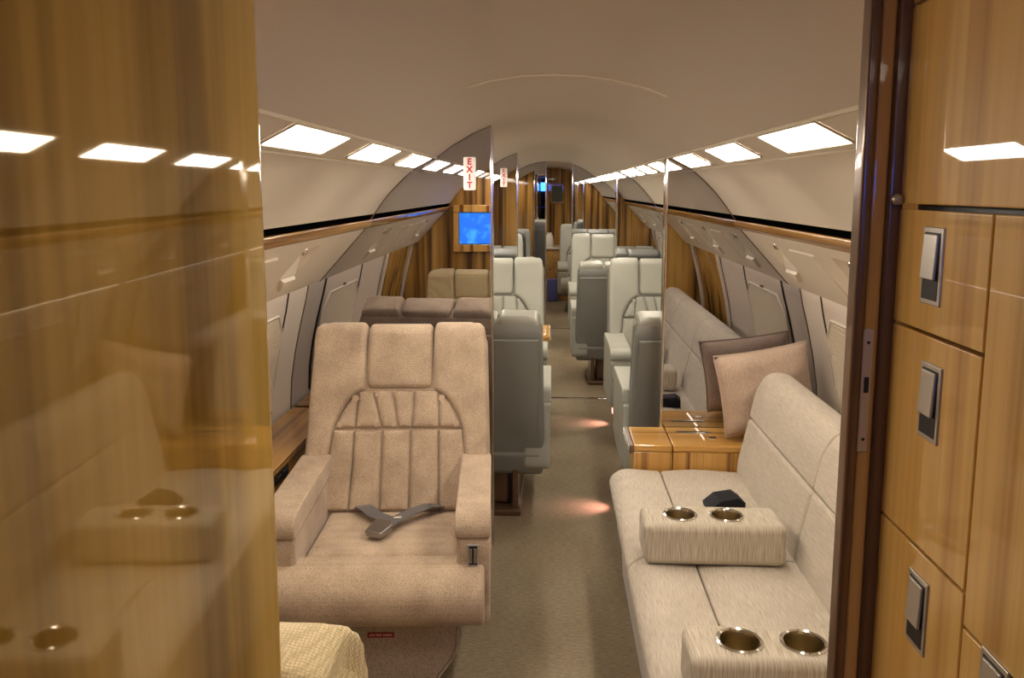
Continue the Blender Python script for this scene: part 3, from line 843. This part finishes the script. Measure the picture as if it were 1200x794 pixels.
# ---------------------------------------------------------------- sofa
so = tag(empty('sofa', (0.6, 2.0, 0)), 'long greige striated fabric sofa with two cup holder armrests along the wall', 'sofa')
def sob(name, bm, mat, parent=None, **k):
    p = parent or so
    bmesh.ops.translate(bm, vec=(-0.6, -2.0, 0), verts=bm.verts)
    return link(name, bm, mat, p, **k)
bounds = [(0.92, 1.56), (1.56, 2.345), (2.345, 3.125)]
sob('base', prism_bm(round_poly([(0.30, 0.0), (1.02, 0.0), (1.06, 0.30), (0.28, 0.30)], 0.01, 2), 'Y', 0.94, 3.12), 'sofa', smooth=30)
for ya, yb in bounds:
    a, b = ya + 0.002, yb - 0.002
    fr_p = round_poly([(0.435, 0.20), (0.28, 0.17), (0.262, 0.30), (0.232, 0.42), (0.285, 0.462), (0.438, 0.452)], [0.0, 0.03, 0.08, 0.07, 0.06, 0.012], 6)
    c = sob('seat_front', prism_bm(fr_p, 'Y', a, b, bev=0.022, seg=4), 'sofax', wn=True)
    re_p = round_poly([(0.441, 0.25), (0.441, 0.452), (0.56, 0.462), (0.80, 0.448), (0.80, 0.25)], [0.0, 0.012, 0.1, 0.01, 0.0], 4)
    sob('seat_rear', prism_bm(re_p, 'Y', a, b, bev=0.018, seg=4), 'sofax', wn=True)
    lo_p = round_poly([(0.735, 0.42), (0.738, 0.50), (0.776, 0.672), (0.90, 0.672), (0.92, 0.42)], [0.03, 0.04, 0.015, 0, 0], 5)
    sob('back_lower', prism_bm(lo_p, 'Y', a, b, bev=0.02, seg=4), 'sofa', wn=True)
    up_p = round_poly([(0.778, 0.674), (0.800, 0.790), (0.845, 0.858), (0.925, 0.852), (1.00, 0.780), (1.02, 0.674)], [0.015, 0.06, 0.05, 0.05, 0.06, 0.0], 6)
    sob('back_roll', prism_bm(up_p, 'Y', a, b, bev=0.03, seg=5), 'sofa', wn=True)
sob('back_shell', prism_bm([(0.90, 0.30), (0.90, 0.70), (1.01, 0.70), (1.06, 0.30)], 'Y', 0.94, 3.12), 'sofa', smooth=0)
def arm_rest(ya, yb, xa, xb):
    A = sob('armrest', box_bm(((xa + xb) / 2, (ya + yb) / 2, 0.5235), (xb - xa, yb - ya, 0.125), 0.022, 4), 'sofaz')
    yc = (ya + yb) / 2; spots = (xa + 0.115, xa + 0.252); cutters = []
    for x in spots:          # sink the wells into the armrest
        cb = bmesh.new(); bmesh.ops.create_cone(cb, cap_ends=True, segments=28, radius1=0.044, radius2=0.044, depth=0.16)
        bmesh.ops.translate(cb, vec=(x - 0.6, yc - 2.0, 0.62), verts=cb.verts)
        me = bpy.data.meshes.new('cut'); cb.to_mesh(me); cb.free()
        co = bpy.data.objects.new('cut', me); COL.objects.link(co); co.parent = so; cutters.append(co)
        md = A.modifiers.new('well', 'BOOLEAN'); md.object = co; md.operation = 'DIFFERENCE'; md.solver = 'EXACT'
    bpy.context.view_layer.update()
    me = bpy.data.meshes.new_from_object(A.evaluated_get(bpy.context.evaluated_depsgraph_get()))
    A.modifiers.clear(); A.data = me
    for co in cutters: bpy.data.objects.remove(co)
    md = A.modifiers.new('normals', 'WEIGHTED_NORMAL'); md.keep_sharp = True
    for x in spots:
        c = (x, yc, 0.586)
        cup = sob('cup_holder', lathe_bm([(0.043, -0.003), (0.0505, 0.0), (0.051, 0.003), (0.047, 0.0055), (0.0425, 0.003), (0.0415, -0.002)], 28, c), 'chrome', parent=A)
        sob('cup_well', lathe_bm([(0.0425, -0.001), (0.040, -0.010), (0.038, -0.030), (0.034, -0.042), (0.0, -0.043)], 28, c), 'gold', parent=A)
    return A
arm_rest(2.275, 2.440, 0.280, 0.695)
arm_rest(1.590, 1.745, 0.300, 0.715)

# small black buckle box lying on the seat behind the armrest
bb = prism_bm([(-0.055, 0.0), (0.066, 0.0), (0.066, 0.034), (0.04, 0.052), (-0.02, 0.044), (-0.058, 0.014)], 'Y', -0.045, 0.045, bev=0.004)
o = link('buckle_box', bb, 'plastic_blk', None, smooth=25)
o.location = (0.60, 2.72, 0.4625); o.rotation_euler = (0, 0, 0.12)
tag(o, 'small black plastic box lying on the sofa seat behind the cup holder armrest', 'box')

# ---------------------------------------------------------------- wooden end cabinet at the mirror
ec = tag(empty('end_cabinet', (0.7, 3.26, 0)), 'honey wood end cabinet with polished top between sofa and mirror', 'cabinet')
def lb(name, c, s, mat, parent, bev=0.004, seg=3, org=(0.7, 3.26, 0)):
    return box(name, (c[0] - org[0], c[1] - org[1], c[2] - org[2]), s, mat, parent, bev, seg)
for xa, xb in ((0.335, 0.487), (0.491, 0.80), (0.804, 1.04)):
    lb('front_panel', ((xa + xb) / 2, 3.149, 0.262), (xb - xa, 0.022, 0.518), 'tablev', ec, bev=0.002)
    lb('top_panel', ((xa + xb) / 2, 3.2665, 0.536), (xb - xa, 0.255, 0.028), 'table', ec, bev=0.006)
lb('body', (0.69, 3.275, 0.258), (0.70, 0.22, 0.515), 'tablev', ec, bev=0.002)
lb('end_nosing', (0.328, 3.2665, 0.532), (0.022, 0.257, 0.040), 'bronze', ec, bev=0.009)
for z in (0.523, 0.533, 0.543):
    lb('nosing_inlay', (0.3165, 3.2665, z), (0.003, 0.25, 0.004), 'chrome', ec, bev=0.001)
it = lb('latch_plate', (0.60, 3.315, 0.5505), (0.145, 0.026, 0.003), 'chrome', ec, bev=0.001)
lb('latch_slot', (0.60, 3.322, 0.5523), (0.13, 0.007, 0.001), 'dark', it, bev=0)
lb('latch_plate', (0.665, 3.245, 0.5505), (0.03, 0.03, 0.003), 'chrome', ec, bev=0.001)

# pillow standing on the cabinet
def pillow(name, w, h, t, mat):
    bm = bmesh.new(); N = 18
    G = {}
    for sgn in (1, -1):
        for i in range(N + 1):
            for j in range(N + 1):
                u = -1 + 2 * i / N; v = -1 + 2 * j / N
                x = w / 2 * u * (1 - 0.07 * (1 - v * v) * 0 - 0.05 * (1 - abs(v) ** 2) * abs(u)); z = h / 2 * v * (1 - 0.05 * (1 - abs(u) ** 2) * abs(v))
                d = t / 2 * ((1 - abs(u) ** 2.6) * (1 - abs(v) ** 2.6)) ** 0.5
                d *= 1 + 0.10 * math.sin(5 * u + 2 * v) * (1 - u * u) + 0.06 * math.sin(9 * v - 3 * u)
                if (i in (0, N) or j in (0, N)):
                    if sgn < 0: continue
                    G[(1, i, j)] = G[(-1, i, j)] = bm.verts.new((x, 0, z))
                else: G[(sgn, i, j)] = bm.verts.new((x, -sgn * d, z))
    for sgn in (1, -1):
        for i in range(N):
            for j in range(N):
                bm.faces.new((G[(sgn, i, j)], G[(sgn, i + 1, j)], G[(sgn, i + 1, j + 1)], G[(sgn, i, j + 1)]))
    edge = [G[(1, i, 0)].co.copy() for i in range(N)] + [G[(1, N, j)].co.copy() for j in range(N)] + [G[(1, N - i, N)].co.copy() for i in range(N)] + [G[(1, 0, N - j)].co.copy() for j in range(N)]
    o = link(name, bm, mat, None, smooth=180)
    link('piping', tube_bm(edge, 0.004, 6, closed=True), mat, o)
    return o
pw = pillow('cushion', 0.385, 0.33, 0.17, 'pillow')
pw.location = (0.872, 3.245, 0.758); pw.rotation_euler = (math.radians(-6), math.radians(-9), math.radians(6))
tag(pw, 'pinkish beige velvet cushion propped on the wooden end cabinet against the mirror', 'cushion')

# ---------------------------------------------------------------- side ledge by the beige armchair
lg = tag(empty('side_ledge', (-1.0, 2.9, 0)), 'honey wood side ledge with a black control strip beside the beige armchair', 'ledge')
LO = (-1.0, 2.9, 0)
lb('top_panel', (-1.025, 2.83, 0.606), (0.19, 0.92, 0.024), 'ledge', lg, 0.004, org=LO)
lb('top_panel', (-1.025, 3.34, 0.606), (0.19, 0.09, 0.024), 'ledge', lg, 0.004, org=LO)
lb('front_panel', (-0.945, 2.88, 0.40), (0.02, 1.02, 0.385), 'ledge', lg, 0.002, org=LO)
lb('end_panel', (-1.012, 2.385, 0.41), (0.115, 0.018, 0.365), 'ledge', lg, 0.002, org=LO)
lb('edge_strip', (-0.931, 2.88, 0.612), (0.004, 1.02, 0.006), 'chrome', lg, 0.001, org=LO)
cs = lb('control_strip', (-0.9335, 2.60, 0.572), (0.005, 0.30, 0.034), 'plastic_blk', lg, 0.002, org=LO)
for y in (2.50, 2.57, 2.64, 2.71):
    lb('control_key', (-0.9300, y, 0.572), (0.004, 0.045, 0.018), 'gasket', cs, 0.001, org=LO)
lb('cup_plate', (-1.03, 2.52, 0.6195), (0.08, 0.11, 0.003), 'plastic_blk', lg, 0.001, org=LO)

# folding table in the middle cabin
ft = tag(empty('folding_table', (-0.55, 4.6, 0)), 'polished wood folding table between the facing grey armchairs', 'table')
TO = (-0.55, 4.6, 0)
lb('table_top', (-0.55, 4.62, 0.735), (1.10, 0.40, 0.026), 'table', ft, 0.006, org=TO)
lb('table_edge', (-0.001, 4.62, 0.722), (0.008, 0.40, 0.012), 'chrome', ft, 0.002, org=TO)
lb('table_apron', (-1.06, 4.62, 0.50), (0.05, 0.42, 0.44), 'ledge', ft, 0.004, org=TO)
lb('support_arm', (-0.60, 4.62, 0.705), (0.85, 0.05, 0.034), 'bronze', ft, 0.004, org=TO)

# ---------------------------------------------------------------- television on the forward bulkhead
tv = tag(empty('television', (-0.55, Y0 + 0.02, 1.27)), 'lit blue television screen in a wood frame on the forward bulkhead, seen in the mirror', 'television')
VO = (-0.55, Y0 + 0.02, 1.27)
lb('screen', (-0.54, Y0 + 0.018, 1.27), (0.27, 0.012, 0.225), 'screen', tv, 0.002, org=VO)
for c, s_ in (((-0.54, Y0 + 0.02, 1.415), (0.36, 0.04, 0.055)), ((-0.54, Y0 + 0.02, 1.125), (0.36, 0.04, 0.055)), ((-0.70, Y0 + 0.02, 1.27), (0.04, 0.04, 0.235)), ((-0.38, Y0 + 0.02, 1.27), (0.04, 0.04, 0.235))):
    lb('frame_bar', c, s_, 'tablev', tv, 0.004, org=VO)

# ---------------------------------------------------------------- EXIT signs on the mirrors
for y, lab in ((3.40, 'white upright EXIT sign with red letters on the first mirrored partition'), (5.95, 'white upright EXIT sign with red letters on the second mirrored partition')):
    sg = tag(empty('exit_sign', (-0.339 if y < 4 else -0.345, y - 0.008, 1.622 if y < 4 else 1.64)), lab, 'sign')
    bm = prism_bm(round_poly([(-0.0255, -0.068), (0.0255, -0.068), (0.0255, 0.068), (-0.0255, 0.068)], 0.008, 4), 'Y', -0.004, 0.004, bev=0.001)
    link('plate', bm, 'white', sg)
    for k, ch in enumerate('EXIT'):
        text_mesh('letter', ch, 0.036, 'red', sg, (0, -0.0052, 0.048 - 0.032 * k), (PI / 2, 0, 0), bold=0.0012)

# ---------------------------------------------------------------- passage cabinet with latched doors
CX = 0.365
cb = tag(empty('storage_cabinet', (CX, 0.3, 0)), 'tall honey wood cabinet with flush doors and metal paddle latches', 'cabinet')
CO = (CX, 0.3, 0)
lb('body', (CX + 0.075, 0.035, 0.83), (0.12, 1.66, 1.66), 'dark', cb, 0, org=CO)
def latch(parent, y, z):
    f = empty('tmp'); bpy.data.objects.remove(f)
    def lp(name, dx_, dy, dz, s_, mat, par, bev, rot=None):
        return box(name, (CX - dx_ - CO[0], y + dy - CO[1], z + dz), s_, mat, par, bev, rot=rot)
    fr_ = lp('latch_frame', 0.0025, 0, 0, (0.003, 0.040, 0.074), 'steel', parent, 0.0012)
    lp('latch_recess', 0.0042, 0, 0, (0.0006, 0.031, 0.064), 'dark', fr_, 0)
    lp('latch_paddle', 0.0058, 0, 0.009, (0.0035, 0.027, 0.043), 'steel', fr_, 0.0012, rot=Matrix.Rotation(0.05, 4, 'Y'))
def door(name, ya, yb, za, zb, lt=None, mat='cab'):
    d = lb(name, (CX + 0.006, (ya + yb) / 2, (za + zb) / 2), (0.016, yb - ya, zb - za), mat, cb, 0.0016, org=CO)
    if lt: latch(d, *lt)
G_ = 0.0016
door('cabinet_door', 0.36, 0.872, 1.543 + G_, 1.741)
door('top_rail', 0.36, 0.872, 1.744, 1.758)
door('drawer_front', 0.688, 0.872, 1.421 + G_, 1.541 - G_, (0.786, 1.487))
door('cabinet_door', 0.688, 0.870, 1.209 + G_, 1.421 - G_, (0.772, 1.358))
door('cabinet_door', 0.688, 0.868, 0.92, 1.209 - G_, (0.768, 1.148))
door('cabinet_door', 0.40, 0.688 - 2 * G_, 1.181, 1.541 - G_)
door('cabinet_door', 0.40, 0.688 - 2 * G_, 0.62, 1.178, (0.630, 1.146))
door('cabinet_door', 0.688, 0.868, 0.10, 0.917)
door('cabinet_door', 0.40, 0.678, 0.10, 0.617)
door('cabinet_door', -0.79, 0.357, 0.10, 1.70)

# door jamb at the end of the cabinet
jb = struct(empty('trim_1', (0, 0, 0)), 'bronze edged wood jamb of the passage')
for xa, xb, mat, yo in ((0.322, 0.334, 'bronze', 0.0), (0.334, 0.350, 'cab', 0.004), (0.350, 0.366, 'bronze', 0.0)):
    h = full_z(xb) - 0.004
    box('jamb_strip', ((xa + xb) / 2, 0.878 + yo, h / 2), (xb - xa + 0.001, 0.024, h), mat, jb, bev=0.004)
box('jamb_core', (0.36, 0.893, full_z(0.40) / 2 - 0.002), (0.066, 0.018, full_z(0.40) - 0.004), 'cab', jb, bev=0.002)
st = box('strike_plate', (0.338, 0.8665, 1.345), (0.011, 0.004, 0.135), 'steel', jb, bev=0.001)
box('strike_slot', (0.338, 0.8643, 1.352), (0.005, 0.001, 0.017), 'dark', st, bev=0)
for z in (1.292, 1.398):
    bm = bmesh.new(); bmesh.ops.create_uvsphere(bm, u_segments=8, v_segments=6, radius=0.0018); bmesh.ops.translate(bm, vec=(0.338, 0.8645, z), verts=bm.verts)
    link('strike_screw', bm, 'gasket', st)
bm = bmesh.new(); bmesh.ops.create_uvsphere(bm, u_segments=16, v_segments=10, radius=0.006); bmesh.ops.translate(bm, vec=(0.357, 0.862, 1.549), verts=bm.verts)
link('door_stud', bm, 'steel', jb)

# ---------------------------------------------------------------- aisle courtesy lights near the floor
M['pinklens'] = emit('pink_lens', (1.0, 0.35, 0.28, 1), 1.2)
for x, y, lab in ((0.33, 3.85, 'small pink courtesy light near the carpet by the wooden end cabinet'), (0.42, 5.30, 'small pink courtesy light near the carpet under the grey armchair')):
    cl_ = tag(empty('courtesy_light', (x, y, 0)), lab, 'lamp')
    box('housing', (0.015, 0, 0.06), (0.03, 0.07, 0.12), 'bronze', cl_, bev=0.004)
    box('lens', (-0.002, 0, 0.09), (0.005, 0.05, 0.03), 'pinklens', cl_, bev=0.001)
    ld = bpy.data.lights.new('courtesy_beam', 'SPOT'); ld.energy = 1.9; ld.color = (1.0, 0.5, 0.46); ld.spot_size = math.radians(85); ld.spot_blend = 1.0; ld.shadow_soft_size = 0.015
    lo_ = bpy.data.objects.new('courtesy_beam', ld); COL.objects.link(lo_); lo_.parent = cl_
    lo_.location = (-0.012, 0, 0.10); lo_.rotation_euler = (0, math.radians(48), 0)

# ---------------------------------------------------------------- last compartment
pc = tag(empty('picture', (0.085, Y1 - 0.045, 1.485)), 'small dark green framed picture on the aft wood wall', 'picture')
box('canvas', (0, 0.004, 0), (0.16, 0.012, 0.24), 'picture', pc, bev=0.001)
for c, s_ in (((0, 0, 0.125), (0.19, 0.02, 0.02)), ((0, 0, -0.125), (0.19, 0.02, 0.02)), ((-0.088, 0, 0), (0.016, 0.02, 0.25)), ((0.088, 0, 0), (0.016, 0.02, 0.25))):
    box('frame_bar', c, s_, 'rail', pc, bev=0.002)
kc = tag(empty('credenza', (0.02, 11.55, 0)), 'low dark wood credenza against the aft wall beyond the aisle', 'cabinet')
box('body', (0, 0, 0.36), (0.5, 0.5, 0.72), 'rail', kc, bev=0.005)
box('counter', (0, -0.005, 0.735), (0.53, 0.53, 0.03), 'side', kc, bev=0.006)
bm = lathe_bm([(0.0, 0), (0.05, 0), (0.062, 0.06), (0.05, 0.15), (0.03, 0.18), (0.034, 0.2), (0.026, 0.2), (0.022, 0.17), (0.0, 0.16)], 16)
o = link('jug', bm, 'cup', None); o.location = (-0.02, 11.42, 0.75); tag(o, 'white china jug on the credenza at the aft wall', 'jug')
bm = box_bm((0, 0, 0.16), (0.16, 0.05, 0.32), 0.02)
o = link('blue_bag', bm, 'bluecloth', None); o.location = (0.03, 11.24, 0.0); tag(o, 'upright blue cloth bag standing before the credenza', 'bag')
